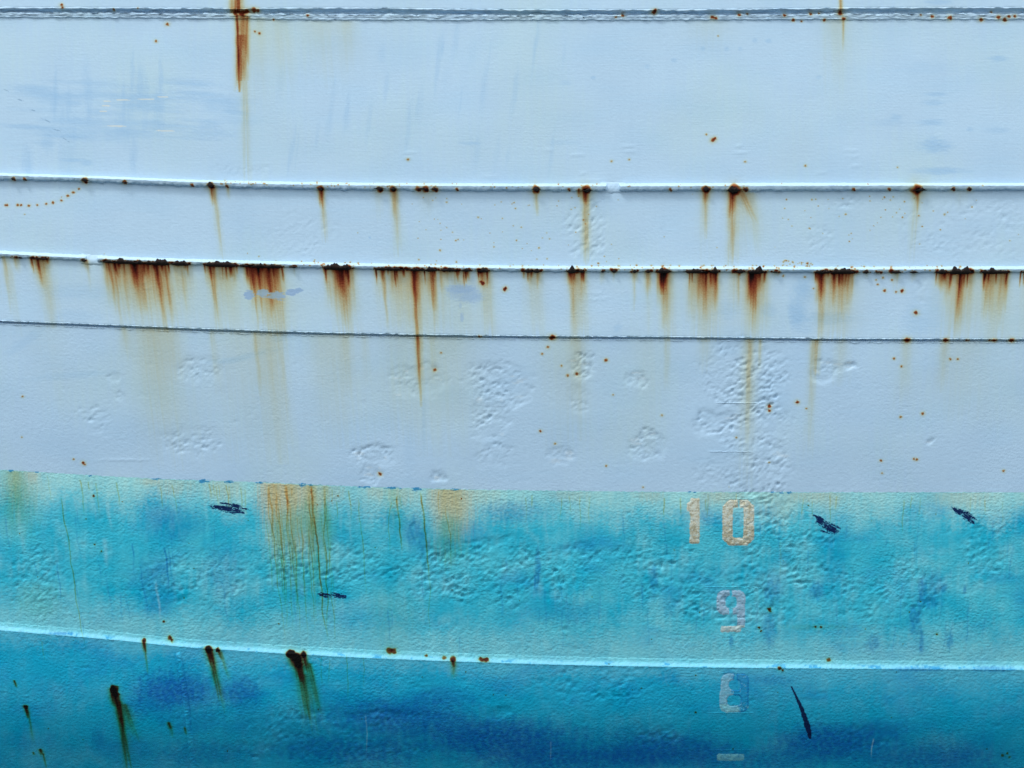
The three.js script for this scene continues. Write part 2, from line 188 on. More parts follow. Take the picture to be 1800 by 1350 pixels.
  for (const a of [[215, 12, 60, .2], [262, 46, 190, .15], [270, 70, 250, .13], [420, 70, 230, .12], [590, 60, 200, .12], [770, 70, 210, .10], [980, 60, 200, .08], [300, 26, 90, .13], [372, 9, 110, .14], [448, 7, 110, .25], [470, 30, 230, .2], [490, 8, 200, .15], [606, 14, 110, .16], [640, 12, 90, .1], [733, 4.5, 112, .65], [736, 7, 90, .4], [760, 10, 80, .12], [812, 60, 160, .06], [1012, 24, 180, .14], [1173, 8, 90, .18], [1240, 20, 60, .14], [1318, 8, 180, .3], [1337, 5, 60, .3], [1318, 20, 260, .2], [1436, 8, 60, .55], [1430, 9, 210, .3], [1480, 20, 80, .14], [1594, 16, 110, .16], [1662, 14, 90, .2], [1700, 60, 140, .1], [700, 60, 190, .1], [560, 40, 170, .08], [1140, 40, 200, .06], [80, 60, 170, .05]]) streak(a[0], C(a[0]), a[1], a[2], a[3], { pow: 0.8 });
  for (const [a, s] of [[970, 5], [1594, 5], [1662, 4], [1778, 4], [1700, 2], [1748, 3], [842, 2], [1740, 2]]) { spot(a, seamC(a) + 1, s, 2.1, 0.3); spot(a + 4, seamC(a) + 1, s * .7, 1.4, 0.3); }
  for (const [a, b, s, d] of [[887, 509, 3.4, 2.2], [889, 506, 3, 2.2], [849, 498, 4, 1.9], [845, 495, 2.4, 1.6], [1586, 511, 3.6, 2.2], [1555, 511, 2.8, 1.5], [1575, 513, 2, 1.4], [1610, 550, 4.2, 2.1], [1568, 492, 2, 1.2], [1543, 500, 1.8, 1.2], [1540, 492, 1.6, 1], [1552, 488, 2, 1], [1415, 487, 2, 1], [1377, 485, 2, .9], [1430, 507, 1.4, .8], [764, 650, 3, 1.5], [1065, 633, 3.2, 1.6], [1014, 657, 3, 1.4], [998, 660, 2.4, 1], [987, 643, 2, .8], [953, 622, 2, 1], [963, 610, 2.6, 1.2], [1353, 714, 3.6, 2.1], [1353, 722, 2.8, 1.8], [1402, 707, 3.4, 2.2], [1418, 718, 1.8, .9], [950, 758, 2.6, 1.8], [1623, 727, 3, 1.4], [1584, 733, 2.4, 1], [1550, 810, 2.4, 1.5], [1608, 807, 2.2, 1.5], [1613, 808, 2.4, 1.4], [1552, 832, 1.8, .9], [1766, 828, 2.4, 1.2], [668, 834, 3, 1.7], [666, 832, 2, 1.7], [142, 814, 3, 2], [145, 817, 2, 1.2], [125, 808, 1.8, 1.2], [35, 697, 2, 1.1], [33, 769, 1.5, .9], [1572, 630, 2.4, 1.3], [1585, 644, 2.2, 1.3], [1671, 631, 2.4, 1.2], [1684, 631, 2.4, 1.2], [1295, 769, 1.8, .9], [1353, 813, 1.6, .7], [1066, 819, 2, 1.1], [775, 620, 1.8, .9], [976, 780, 2, .8], [1164, 730, 2, .7], [1078, 694, 1.6, .9], [1131, 857, 1.8, .9]]) spot(a, b, s, d);
  // grey-blue touch-up dabs and brushed squares on the lower strake
  const dab = lin(146, 176, 208);
  for (const [a, b, w, h] of [[437, 518, 10, 8], [462, 514, 11, 7], [486, 520, 17, 8], [512, 514, 13, 6], [523, 510, 9, 4]]) brush(a, b, w, h, 0.95, { col: dab, hard: 1, cover: true });
  for (const [a, b, w, h, q] of [[810, 508, 30, 9, .9], [818, 518, 34, 13, .55], [812, 558, 4, 9, .7], [809, 537, 3, 6, .5], [830, 524, 22, 10, .5]]) brush(a, b, w, h, q, { col: dab, hard: 0.7, fib: [3, 2.4], cover: true });
  for (let i = 0; i < 12; i++) brush(1395 + r() * 24, 488 + r() * 92, 12 + r() * 12, 10 + r() * 18, 0.3, { fib: [9, 9] });
  for (const [a, b, w, h, q, g] of [[1452, 560, 60, 14, .5, 0], [1280, 545, 24, 20, .35, 0], [1350, 545, 18, 16, .4, 0], [1610, 560, 24, 40, .4, 0], [1640, 545, 20, 50, .3, 0], [440, 625, 60, 7, .4, -0.25], [395, 634, 50, 6, .4, -0.1], [120, 512, 70, 16, .3, 0], [130, 555, 60, 14, .3, 0], [40, 600, 50, 10, .3, -.6], [120, 660, 90, 8, .3, -.08], [745, 740, 5, 60, .35, 0], [720, 790, 12, 60, .2, 0], [1085, 577, 10, 7, .4, -.5], [500, 590, 30, 8, .4, -.3], [150, 770, 150, 40, .15, 0], [1360, 700, 40, 60, .15, 0], [1090, 690, 50, 30, .12, 0]]) brush(a, b, w, h, q, { ang: g });
  // boot-top band: dull runs, deposits, scuffs
  const silt = lin(184, 188, 162), tan = lin(196, 180, 148), deep = lin(0, 112, 174), navy = lin(0, 32, 78), green = lin(70, 150, 130), pale = lin(150, 206, 216);
  const P = (u) => paintLine(u);
  for (const [a, w, h, q, c] of [[800, 40, 56, .55, silt], [770, 26, 40, .45, silt], [475, 26, 44, .8, tan], [510, 34, 34, .7, tan], [550, 26, 30, .55, silt], [480, 30, 80, .5, silt], [530, 40, 90, .5, silt], [500, 44, 100, .4, silt], [585, 20, 24, .45, silt], [790, 38, 34, .8, silt], [805, 28, 66, .55, silt], [768, 18, 80, .3, silt], [660, 20, 16, .5, silt], [710, 24, 22, .45, silt], [300, 40, 22, .5, silt], [390, 40, 26, .5, silt], [260, 20, 10, .6, silt], [50, 12, 14, .5, tan], [35, 40, 50, .4, silt], [15, 30, 90, .3, green], [1140, 30, 14, .5, silt], [1250, 26, 16, .5, silt], [1285, 30, 16, .5, silt], [1420, 30, 14, .55, silt], [1460, 26, 20, .5, silt], [1700, 60, 20, .5, silt], [1005, 40, 14, .4, silt], [1370, 40, 40, .3, silt], [850, 30, 18, .4, silt]]) brush(a, P(a) + h * 0.4, w * 1.1, h * 1.15, q * 0.8, { col: c, fib: [3.6, 46], hard: 0.1, under: true });
  for (const [a, b, w, h, q] of [[540, 915, 26, 40, .45], [575, 930, 16, 40, .35], [500, 935, 22, 40, .35], [790, 930, 24, 24, .4], [30, 900, 40, 60, .35], [785, 965, 40, 30, .35], [60, 1060, 50, 40, .3], [1440, 1105, 80, 6, .3], [690, 1090, 50, 60, .2]]) brush(a, b, w, h, q, { col: lin(78, 160, 138), fib: [5, 30], hard: 0.1 });
  for (const [a, b, w, h, q] of [[728, 935, 20, 34, .55], [745, 960, 12, 30, .4], [900, 900, 60, 24, .35], [310, 920, 60, 34, .35], [270, 1030, 40, 60, .4], [390, 1000, 40, 60, .35], [1240, 900, 14, 30, .3], [1470, 1000, 24, 60, .25], [1440, 1040, 14, 22, .5], [1625, 1040, 10, 30, .55], [1650, 1030, 20, 26, .35], [1612, 1090, 14, 34, .6], [1640, 1060, 20, 16, .5], [1664, 1035, 6, 10, .5], [1700, 1040, 4, 10, .6], [1625, 1130, 5, 26, .6], [1675, 1128, 8, 20, .5], [1540, 1135, 16, 20, .45], [1360, 1040, 20, 26, .5], [1355, 1110, 14, 40, .45], [1370, 1200, 40, 10, .4], [1150, 1020, 10, 30, .5], [1180, 1060, 20, 30, .3], [945, 1000, 6, 40, .5], [1000, 1080, 60, 26, .3], [1288, 1130, 5, 14, .6], [1282, 1190, 12, 10, .5], [300, 1215, 90, 40, .6], [420, 1225, 40, 36, .5], [345, 1260, 50, 30, .35], [160, 1310, 14, 20, .4], [620, 1240, 90, 30, .3], [850, 1300, 150, 40, .5], [690, 1270, 120, 40, .4], [780, 1240, 90, 30, .25], [1060, 1320, 150, 40, .4], [1200, 1330, 120, 30, .35], [1470, 1310, 120, 40, .5], [1650, 1330, 150, 40, .35], [540, 1300, 90, 50, .25], [1750, 1180, 50, 6, .6], [1620, 1180, 60, 5, .6], [100, 1118, 30, 3, .7]]) brush(a, b, w, h, q, { col: deep, fib: [7, 16], hard: 0.15 });
  for (const [a, b, w, h, q] of [[300, 1218, 80, 34, .7], [420, 1222, 50, 26, .5], [250, 1250, 60, 24, .35], [700, 1268, 150, 40, .6], [880, 1306, 160, 40, .75], [620, 1330, 160, 34, .6], [1000, 1345, 200, 30, .7], [1180, 1330, 140, 40, .65], [1470, 1312, 110, 34, .7], [1640, 1345, 180, 30, .5], [1360, 1345, 140, 26, .5], [360, 1335, 120, 26, .35], [780, 1230, 70, 20, .35], [1560, 1290, 60, 20, .4]]) brush(a, b, w, h, q, { col: lin(0, 84, 170), fib: [11, 14], hard: 0 });
  for (const [a, w, h] of [[357, 12, 4], [272, 10, 2], [400, 9, 3], [530, 7, 4], [545, 6, 2], [640, 14, 2], [690, 16, 2.4], [733, 9, 4], [12, 6, 2], [60, 5, 2], [1213, 4, 2], [1222, 3, 2], [1360, 5, 2], [1375, 4, 2.5], [1390, 6, 2.5], [800, 9, 2], [455, 8, 2], [154, 4, 2]]) brush(a, P(a) + h * 0.4, w, h, 0.9, { col: lin(34, 132, 184), hard: 1, fib: [3, 1.4], torn: true });
  for (let i = 0; i < 130; i++) { const u = r() * 1800; drip(u, P(u) + 2 + r() * 40, 16 + r() * 60, 1 + r() * 2.4, 0.2, { col: pale }); }
  for (let i = 0; i < 70; i++) { const u = r() * 1800; drip(u, P(u) + 40 + r() * 190, 20 + r() * 80, 0.7 + r() * 1.0, 0.36, { col: deep }); }
  for (let i = 0; i < 26; i++) { const u = 462 + r() * 120; drip(u, P(u) + 4 + r() * 120, 60 + r() * 140, 0.55 + r() * 0.3, 0.2 + r() * 0.4); }
  for (let i = 0; i < 40; i++) { const u = r() * 1800; drip(u, P(u) + 2 + r() * 10, 16 + r() * 60, 0.6 + r() * 0.5, 0.2 + r() * 0.4); }
  for (const [u, w, l, d] of [[480, 16, 190, .28], [510, 18, 220, .25], [545, 18, 240, .35], [570, 10, 150, .25], [800, 18, 120, .2], [780, 14, 150, .2], [20, 20, 90, .25], [690, 20, 70, .15]]) streak(u, P(u) + 2, w, l, d, { lean: 0.05, pow: 0.8 });
  // thin runs of rusty water
  for (const [a, b, l, w, d, c] of [[100, 868, 300, 0.9, 1.5, .15], [466, 850, 300, .9, 1.0, .12], [471, 850, 120, 2, .9, .08], [483, 862, 230, 1, .9, .1], [500, 850, 280, 1, .9, .05], [502, 850, 60, 2.4, .9, .05], [508, 880, 220, .9, .9, .06], [527, 900, 235, 1, .9, .05], [546, 852, 90, 1.6, 1.3, .06], [551, 900, 240, 1.4, 1.8, .09], [569, 858, 290, 1.1, 1.4, .02], [577, 960, 190, .8, .9, .05], [540, 930, 200, .8, .8, .06], [516, 940, 190, .8, .8, .05], [493, 940, 190, .8, .8, .05], [612, 860, 60, 1, .8, .1], [628, 872, 190, .9, .9, .08], [685, 880, 100, .8, .9, -.03], [697, 868, 110, 1.4, 1.7, .07], [739, 862, 170, 1.5, 1.6, .1], [784, 890, 120, .8, 1, .1], [753, 1010, 120, .8, .6, .02], [590, 880, 40, .8, .7, .1], [1458, 868, 60, .9, .8, .05], [1430, 880, 40, .8, .5, 0], [607, 1150, 95, .8, .8, .03], [637, 1155, 60, .8, .7, .03], [575, 1160, 50, .8, .7, .03], [563, 1155, 60, .8, .7, .03], [66, 1130, 40, .8, .5, .1], [1373, 950, 70, .7, .5, 0], [1765, 880, 60, .7, .3, 0]]) drip(a, b, l, w * 0.8, d * 0.75, { lean: c });
  for (const [a, b, l, w, q, c] of [[228, 955, 36, 1.2, .7, .12], [240, 990, 110, 1.2, .6, .16], [318, 1170, 170, 1.6, .5, .09], [285, 960, 90, 1.5, .8, .1], [292, 960, 70, 1, .6, .12], [92, 985, 90, 1.1, .6, .1], [948, 990, 60, 2, .6, -.08], [940, 1010, 34, 1.6, .7, .02], [300, 905, 60, 2, .3, .02], [1130, 1020, 60, 1.6, .5, 0], [806, 1120, 40, 1, .4, 0]]) drip(a, b, l, w, q, { col: deep, lean: c });  // blue upright marks; one is a dark line along the upright weld
  for (const [a, b, l, w, q, c] of [[178, 945, 60, 4, .35, .12], [270, 1020, 90, 2, .4, .1], [22, 890, 100, 5, .25, .15], [1542, 1305, 40, 1, .6, 0], [967, 1310, 40, 1, .4, 0], [640, 1260, 80, .8, .4, 0]]) drip(a, b, l, w, q, { col: pale, lean: c });
  for (const [a, b, w, h, d2] of ROUGH) if (b > 600 && b < 870 && d2 > 0.002) for (let i = 0; i < 5; i++) brush(a + (r() - 0.5) * w * 1.6, b + (r() - 0.5) * h * 1.6, 3 + r() * 9, 1.5 + r() * 4, 0.25 + r() * 0.3, { col: r() < 0.5 ? lin(196, 214, 226) : lin(158, 186, 208), hard: 1, fib: [4, 2], torn: true });
  // navy scuffs
  for (const [a, b, w, h, g] of [[385, 893, 20, 5, .1], [405, 897, 24, 7, .15], [412, 890, 12, 4, .2], [420, 901, 12, 3, .2], [570, 1048, 12, 5, .15], [592, 1049, 14, 4.5, .2], [600, 1051, 8, 4, .2], [1446, 918, 15, 8, .62], [1460, 928, 17, 8, .5], [1440, 911, 7, 4, .5], [1466, 933, 12, 5, .3], [1688, 900, 13, 5.5, .45], [1702, 905, 12, 6, .5], [1704, 912, 12, 5, .5], [1710, 917, 8, 3, .7], [395, 886, 14, 2, .1], [425, 894, 12, 1.6, .25], [1452, 936, 9, 2, .3], [1436, 908, 8, 1.6, .4], [1472, 926, 10, 2, .5], [1682, 896, 10, 2, .4], [1714, 911, 8, 1.8, .5], [560, 1047, 9, 1.6, .1]]) brush(a, b, w, h, 1, { ang: g, col: navy, hard: 1, fib: [5, 1.5], torn: true });
  F.push({ k: 'slash', box: [1380, 1205, 1450, 1315], col: lin(6, 18, 66) });
  // rust breaking out below and on the shelf
  for (const a of [[247, 1130, 4, 22, 3, .1], [249, 1130, 3, 60, 1.1, .07], [294, 1124, 3, 12, 2, .3], [361, 1141, 8, 34, 4, .25], [364, 1146, 8, 90, 1.9, .19], [368, 1150, 8, 110, .7, .2], [379, 1143, 5, 22, 2.6, .3], [384, 1150, 5, 60, .8, .3], [510, 1149, 9, 26, 5, .2], [517, 1152, 11, 50, 4.2, .16], [522, 1160, 12, 110, 2.0, .16], [531, 1149, 6, 40, 3, .2], [540, 1170, 8, 90, 1.2, .22], [530, 1190, 20, 110, .6, .15], [190, 1216, 8, 36, 5, .15], [196, 1228, 9, 60, 3, .17], [200, 1240, 10, 125, 1.5, .12], [210, 1245, 12, 70, .9, .3], [204, 1270, 7, 110, 1.1, .05], [32, 1248, 5, 22, 3.4, .25], [37, 1258, 4, 70, .8, .12], [55, 1330, 5, 12, 3, .3], [60, 1338, 3, 30, 1, .1], [288, 1278, 5, 12, 2.6, .3], [292, 1284, 4, 24, 1.2, .1], [317, 1287, 3, 14, 2.4, .2], [14, 1203, 3, 12, 2.6, .3], [43, 1336, 3, 6, 2, .3], [795, 1165, 4, 14, 2.4, .1], [797, 1168, 7, 30, .8, 0], [850, 1163, 4, 6, 2, .1], [1283, 855, 1, 4, .5, 0]]) streak(a[0], a[1], a[2] * 0.8, a[3], a[4], { lean: a[5], pow: 0.9 });
  for (const [a, b, s, d] of [[192, 1218, 8, 6], [195, 1226, 7, 5], [362, 1145, 7, 6], [508, 1153, 8, 6], [518, 1160, 9, 6], [521, 1172, 8, 4], [531, 1155, 6, 5], [33, 1251, 4, 6], [379, 1147, 4, 4], [248, 1129, 4, 2.4], [293, 1125, 5, 2], [297, 1129, 3, 1.5], [682, 1147, 7, 1.8], [690, 1148, 6, 2], [748, 1156, 3, 2], [780, 1160, 4, 1.6], [795, 1163, 6, 3], [845, 1163, 5, 2.4], [855, 1163, 5, 2.6], [1355, 1073, 3.6, 3], [1357, 1077, 2.5, 1.6], [160, 873, 2.4, 2.6], [811, 877, 1.6, 3], [283, 1096, 2.4, 2.8], [161, 959, 1.8, 2.4], [173, 971, 1.8, 1.8], [593, 872, 1.8, 2.4], [1337, 1106, 2.4, 2.6], [1341, 1112, 2.2, 2.6], [1374, 1178, 4, 2.8], [1379, 1182, 2.5, 2.4], [1461, 1164, 4, 1.8], [1437, 1105, 2.5, 2.6], [1447, 1105, 2.5, 2.6], [1226, 1258, 2, 2.4], [1652, 1118, 2.5, 2.2], [1776, 1338, 3, 1.2], [1784, 1334, 2.4, 1.2], [1788, 1341, 2.6, 1]]) spot(a, b, s, d, 0.15);
  for (let i = 0; i < 60; i++) spot(r() * 1800, 880 + r() * 470, 0.7 + r() * 0.9, 1.2 + r(), 0);
  // beyond the picture's edges the same kinds of stain go on
  const q = rng(77);
  for (let i = 0; i < 60; i++) { const u = i % 2 ? 1830 + q() * 700 : -740 + q() * 720; streak(u, B(u), 3 + q() * 9, 30 + q() * 90, 0.4 + q() * 1.4); if (q() < 0.4) streak(u, A(u), 4 + q() * 5, 30 + q() * 80, 0.3 + q() * 1.2); }
  for (let i = 0; i < 12; i++) { const u = i % 2 ? 1830 + q() * 700 : -740 + q() * 720; streak(u, shelf(u) + 14, 5 + q() * 5, 40 + q() * 60, 2.5); }
}

// ---------------------------------------------------------------- paint and relief maps
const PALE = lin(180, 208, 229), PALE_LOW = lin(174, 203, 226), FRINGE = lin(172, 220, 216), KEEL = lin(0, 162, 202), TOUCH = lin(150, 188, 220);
const CYAN = lin(74, 188, 208), SEA = lin(6, 169, 200), CHALK = lin(146, 210, 216), DEEP = lin(0, 130, 192), LIP = lin(122, 192, 214), LIPBLUE = lin(40, 142, 196);
function paintMaps(u0, v0, w, h, k) {             // k texels per hull unit
  const C = new Float32Array(w * h * 3), D = new Float32Array(w * h), bump = new Float32Array(w * h * 4);
  for (let j = 0; j < h; j++) { const v = v0 + (j + 0.5) / k; for (let i = 0; i < w; i++) {
    const u = u0 + (i + 0.5) / k, n = j * w + i;
    const mott = noise(u / 60, v / 60), fine = noise(u / 5, v / 5 + 300), vert = noise(u / 7, v / 90), hor = noise(u / 60 + 30, v / 6);
    const pl = paintLine(u) + 0.9 * noise(u / 9, 7) + 0.5 * fine;
    let r, g, b;
    if (v < pl) {
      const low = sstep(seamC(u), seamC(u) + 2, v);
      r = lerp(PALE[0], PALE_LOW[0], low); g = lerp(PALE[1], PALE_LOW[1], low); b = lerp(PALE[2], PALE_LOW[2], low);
      // thin yellowed film in patches, and bluer patches of a later coat
      const yel = clamp(0.15 + 0.9 * noise(u / 170 + 11, v / 150) + 0.25 * vert + 0.1 * hor) * 0.34, blu = clamp(0.1 + 0.6 * noise(u / 95 + 60, v / 55 + 9) + 0.25 * hor) * 0.4;
      r *= 1 - blu * 0.22; g *= 1 - blu * 0.10; b *= 1 - blu * 0.02; r *= 1 + yel * 0.03; b *= 1 - yel * 0.24;
      const m = 1 + 0.018 * mott + 0.016 * fine + 0.012 * vert + 0.012 * hor; r *= m; g *= m; b *= 1 + (m - 1) * 0.8;
    } else {
      const under = sstep(shelf(u) + 9, shelf(u) + 12, v), f = fbm(u / 75, v / 60 + 50, 3), f2 = fbm(u / 26 + 90, v / 34, 3), st = 0.6 * fbm(u / 7, v / 90 + 3, 2) + 0.5 * noise(u / 23 + 2 * noise(u / 60, v / 60), v / 110);
      let t = clamp(0.55 + 0.9 * f + 0.25 * st); r = lerp(SEA[0], CYAN[0], t); g = lerp(SEA[1], CYAN[1], t); b = lerp(SEA[2], CYAN[2], t);
      if (under) { r = lerp(r, KEEL[0], 0.8); g = lerp(g, KEEL[1], 0.8); b = lerp(b, KEEL[2], 0.8); }
      const d = v - pl, e = shelf(u) - v;                           // chalk: washed down from the paint edge in runs, and lying above and below the shelf
      const run = (1 - sstep(2, 74 + 36 * noise(u / 48, 3) + 12 * noise(u / 9, 12), d + 12 * fine + 16 * f2)) * clamp(0.85 + 0.5 * noise(u / 130 + 5, 8), 0.45, 1);
      const lay = e > 0 ? 1 - sstep(8, 80 + 40 * noise(u / 120, 9), e + 22 * f2 + 10 * fine) : 1 - sstep(10, 50 + 45 * noise(u / 160 + 4, 2) + (u > 1300 ? 30 : 0), -e + 20 * f2 + 10 * fine);
      const c = clamp(Math.max(run * 0.95, lay * (under ? 0.3 : 0.6), sstep(-0.25, 0.9, 0.5 * f2 + 0.9 * fbm(u / 160 + 33, v / 70, 2) + 0.3 * st + 0.06 * fine) * (under ? 0.16 : 0.5)) * (0.85 + 0.25 * st));
      r = lerp(r, CHALK[0], c); g = lerp(g, CHALK[1], c); b = lerp(b, CHALK[2], c); const fr = clamp(run * (0.75 + 0.4 * st)); r = lerp(r, FRINGE[0], fr * 0.7); g = lerp(g, FRINGE[1], fr * 0.7); b = lerp(b, FRINGE[2], fr * 0.7);
      const dp = sstep(0.0, 0.9, fbm(u / 110 + 140, v / 62 + 20, 4) + 0.25 * st + (under ? 0.15 : 0)) * 0.6 * (1 - c);
      r = lerp(r, DEEP[0], dp); g = lerp(g, DEEP[1], dp); b = lerp(b, DEEP[2], dp);
      const lip = sstep(1, 8.5, v - shelf(u) + 2 * noise(u / 8, v / 3) + 1.5 * noise(u / 40, 33)) * (1 - sstep(10, 12.5, v - shelf(u) + noise(u / 7, 50)));
      if (lip > 0) { const s = lip * (0.85 - 0.6 * sstep(0.26, 0.6, noise(u / 34 + 80, v / 9) * 0.8 + 0.5 * fine * 0.6 + 0.35 * noise(u / 11, v / 4) + (u > 1350 ? 0.16 : 0))); r = lerp(r, LIP[0], s); g = lerp(g, LIP[1], s); b = lerp(b, LIP[2], s); if (s < lip * 0.6) { const q2 = lip - s; r = lerp(r, LIPBLUE[0], q2); g = lerp(g, LIPBLUE[1], q2); b = lerp(b, LIPBLUE[2], q2); } }
      const m = 1 + 0.04 * mott + 0.05 * fine + 0.03 * vert; r *= m; g *= m; b *= m;
    }
    C[n * 3] = r; C[n * 3 + 1] = g; C[n * 3 + 2] = b;
    const rough = (v > pl ? 1.25 : v > seamC(u) ? 0.36 : v > 330 ? 0.3 : 0.2) * (0.8 + 0.5 * noise(u / 90 + 3, v / 70));
    bump[n * 4] = 0.5 + rough * (0.10 * noise(u / 6.2, v / 4.6) + 0.09 * noise(u / 3.4 + 11, v / 2.8) + 0.03 * noise(u / 14, v / 2.6 + 60)) + (v < 600 ? 0.015 * noise(u / 40, v / 2.2) : 0);
  } }
  const each = (bx, fn) => { const i0 = Math.max(0, Math.floor((bx[0] - u0) * k)), i1 = Math.min(w - 1, Math.ceil((bx[2] - u0) * k)), j0 = Math.max(0, Math.floor((bx[1] - v0) * k)), j1 = Math.min(h - 1, Math.ceil((bx[3] - v0) * k)); for (let j = j0; j <= j1; j++) for (let i = i0; i <= i1; i++) fn(u0 + (i + 0.5) / k, v0 + (j + 0.5) / k, j * w + i); };
  const mixIn = (n, c, a) => { C[n * 3] = lerp(C[n * 3], c[0], a); C[n * 3 + 1] = lerp(C[n * 3 + 1], c[1], a); C[n * 3 + 2] = lerp(C[n * 3 + 2], c[2], a); };
  for (const f of F) {
    if (f.k === 'streak') each(f.box, (u, v, n) => {
      const y = v - f.v, t = clamp(y / f.len), cx = f.u + f.lean * y + 1.2 * noise(v / 30, f.seed), ww = f.w * (0.72 + f.flare * t + 0.12 * noise(v / 22, f.seed + 4)), a = (u - cx) / ww;
      if (a > 3.4 || a < -3.4) return;
      const ul = u - f.lean * y;
      const fs = f.w > 11 ? 0.25 : 1, fib = clamp(0.86 + fs * 0.5 * noise(ul / 2.6 + f.seed, v / 70) + fs * 0.35 * noise(ul / 6 + f.seed, v / 40) + 0.2 * noise(u / 2.2, v / 2.2), 0.05, 2);
      const tt = clamp(t + 0.22 * noise(ul / 3.5 + f.seed * 2, 5.5) * Math.min(1, t * 4));
      D[n] += f.d * (Math.exp(-a * a * 1.7) * fib + 0.2 * Math.exp(-a * a * 0.42)) * (1 - tt) ** f.pow * sstep(-2.5, 1, y + noise(u / 3, f.seed));
    });
    else if (f.k === 'spot') each(f.box, (u, v, n) => {
      const x = u - f.u, y = v - f.v, q = Math.hypot(x + 0.35 * f.r * noise(u / (f.r + 1), v / (f.r + 1) + f.seed), (y + 0.35 * f.r * noise(u / (f.r + 1) + 50, v / (f.r + 1) + f.seed)) * 1.1) / f.r;
      D[n] += f.d * (1 - sstep(0.45, 1.15, q)) + f.halo * Math.exp(-q * q * 0.45) * (y > 0 ? 1.1 : 0.9);
    });
    else if (f.k === 'brush') { const c = Math.cos(f.ang), s = Math.sin(f.ang); each(f.box, (u, v, n) => {
      const x = (u - f.u) * c + (v - f.v) * s, y = -(u - f.u) * s + (v - f.v) * c;
      const q = Math.hypot(x / f.w, y / f.h) + 0.3 * noise(x / f.fib[0] + f.seed, y / f.fib[1] + f.seed) + 0.12 * noise(u / 3, v / 3 + f.seed);
      let a = f.hard >= 1 ? 1 - sstep(0.86, 1.0, q + 0.22 * noise(x / f.fib[0] * 2.3, y / f.fib[1] * 1.7 + f.seed)) : 1 - sstep(0.25 + 0.5 * f.hard, 1.25 - 0.15 * f.hard, q);
      if (f.torn) a *= 1 - sstep(0.0, 0.24, noise(x / 9 + f.seed, y / 1.6) + 0.2 * noise(u / 2.5, v / 2.5) + 0.6 * (q - 0.75));
      a *= f.a * (f.hard >= 1 ? 1 : clamp(0.85 + 0.5 * noise(x / f.fib[0] * 1.6 + 9, y / f.fib[1] * 1.6)));
      if (a > 0 && !(f.under && v < paintLine(u) + noise(u / 9, 7) + 1)) { mixIn(n, f.col ?? TOUCH, a); if (f.cover) D[n] *= 1 - a * 0.85; }
    }); }
    else if (f.k === 'drip') each(f.box, (u, v, n) => {
      const y = v - f.v, t = y / f.len; if (t < 0 || t > 1) return;
      const a = (u - f.u - f.lean * y - 3.2 * noise(v / 44, f.seed) - 0.9 * noise(v / 11, f.seed + 3)) / (f.w * (1.15 - 0.4 * t)); if (a * a > 6) return;
      const q = Math.exp(-a * a) * sstep(0, 0.12, t) * (1 - sstep(0.6, 1, t)) * clamp(0.85 + 0.6 * noise(v / 24, f.seed + 8)) * f.d;
      if (f.col) mixIn(n, f.col, clamp(q)); else D[n] += q;
    });
    else if (f.k === 'slash') each(f.box, (u, v, n) => {
      const t = (v - 1211) / 96; if (t < 0 || t > 1) return;
      const cx = 1395 + 30 * t + 12 * Math.sin(t * 1.9) * 0.8 - 3 * t * t, w = t < 0.75 ? 1.2 + 6 * t : 5.7 * (1 - (t - 0.75) * 2.4);
      const a = 1 - sstep(0.8, 1.1, Math.abs(u - cx) / w + 0.3 * noise(u / 3, v / 5)); if (a > 0) mixIn(n, f.col, a * 0.97);
    });
  }
  // figures: worn cream paint, thinner towards the water
  for (const f of FIG) each([f.b[0], f.b[2], f.b[1], f.b[3]], (u, v, n) => {
    const s = f.f(u, v) + rag(u, v), grain = noise(u / 2.4, v / 2.4) * 0.6 + noise(u / 7 + 3, v / 7) * 0.6;
    if (f.text === 'eight') { const ring = (1 - sstep(0, 2.2, Math.abs(s + 1.5) + grain)) * 0.6; mixIn(n, lin(10, 110, 180), ring); }
    let a = 1 - sstep(-0.6, 0.6, s); if (a <= 0) return;
    if (f.text === 'eight') { const on = sstep(-2, 3, 1291 - u + 5 * grain) || 0; const foot = sstep(1243, 1249, v + 3 * grain) * (1 - sstep(1300, 1308, u)); const right = sstep(0.35, 0.6, grain + (v > 1240 ? 0.3 : 0)); const k2 = Math.max(on * 0.9, foot * 0.9, right * 0.55); mixIn(n, lin(20, 122, 184), a * 0.45 * (1 - on)); mixIn(n, v > 1243 ? lin(140, 204, 212) : lin(132, 186, 206), a * clamp(k2 * (0.85 + 0.4 * grain))); return; }
    if (f.text === 'nine') { mixIn(n, v > 1102 ? lin(170, 186, 184) : lin(146, 176, 198), a * clamp(0.88 + 0.35 * grain)); return; }
    if (f.text === 'seven') { mixIn(n, lin(120, 196, 206), a * clamp(0.7 + 0.5 * grain) * (1 - sstep(1345, 1360, v) * 0.6)); return; }
    const dirt = clamp(0.45 + 1.3 * grain + (v > 925 ? 0.2 : -0.25)); const c = lin(lerp(208, 164, dirt), lerp(208, 156, dirt), lerp(192, 128, dirt));
    mixIn(n, c, a * clamp(0.95 + 0.6 * Math.min(0, grain + 0.15)));
    D[n] *= 0.6;
  });
  const rgba = new Uint8Array(w * h * 4), ro = new Uint8Array(w * h * 4);
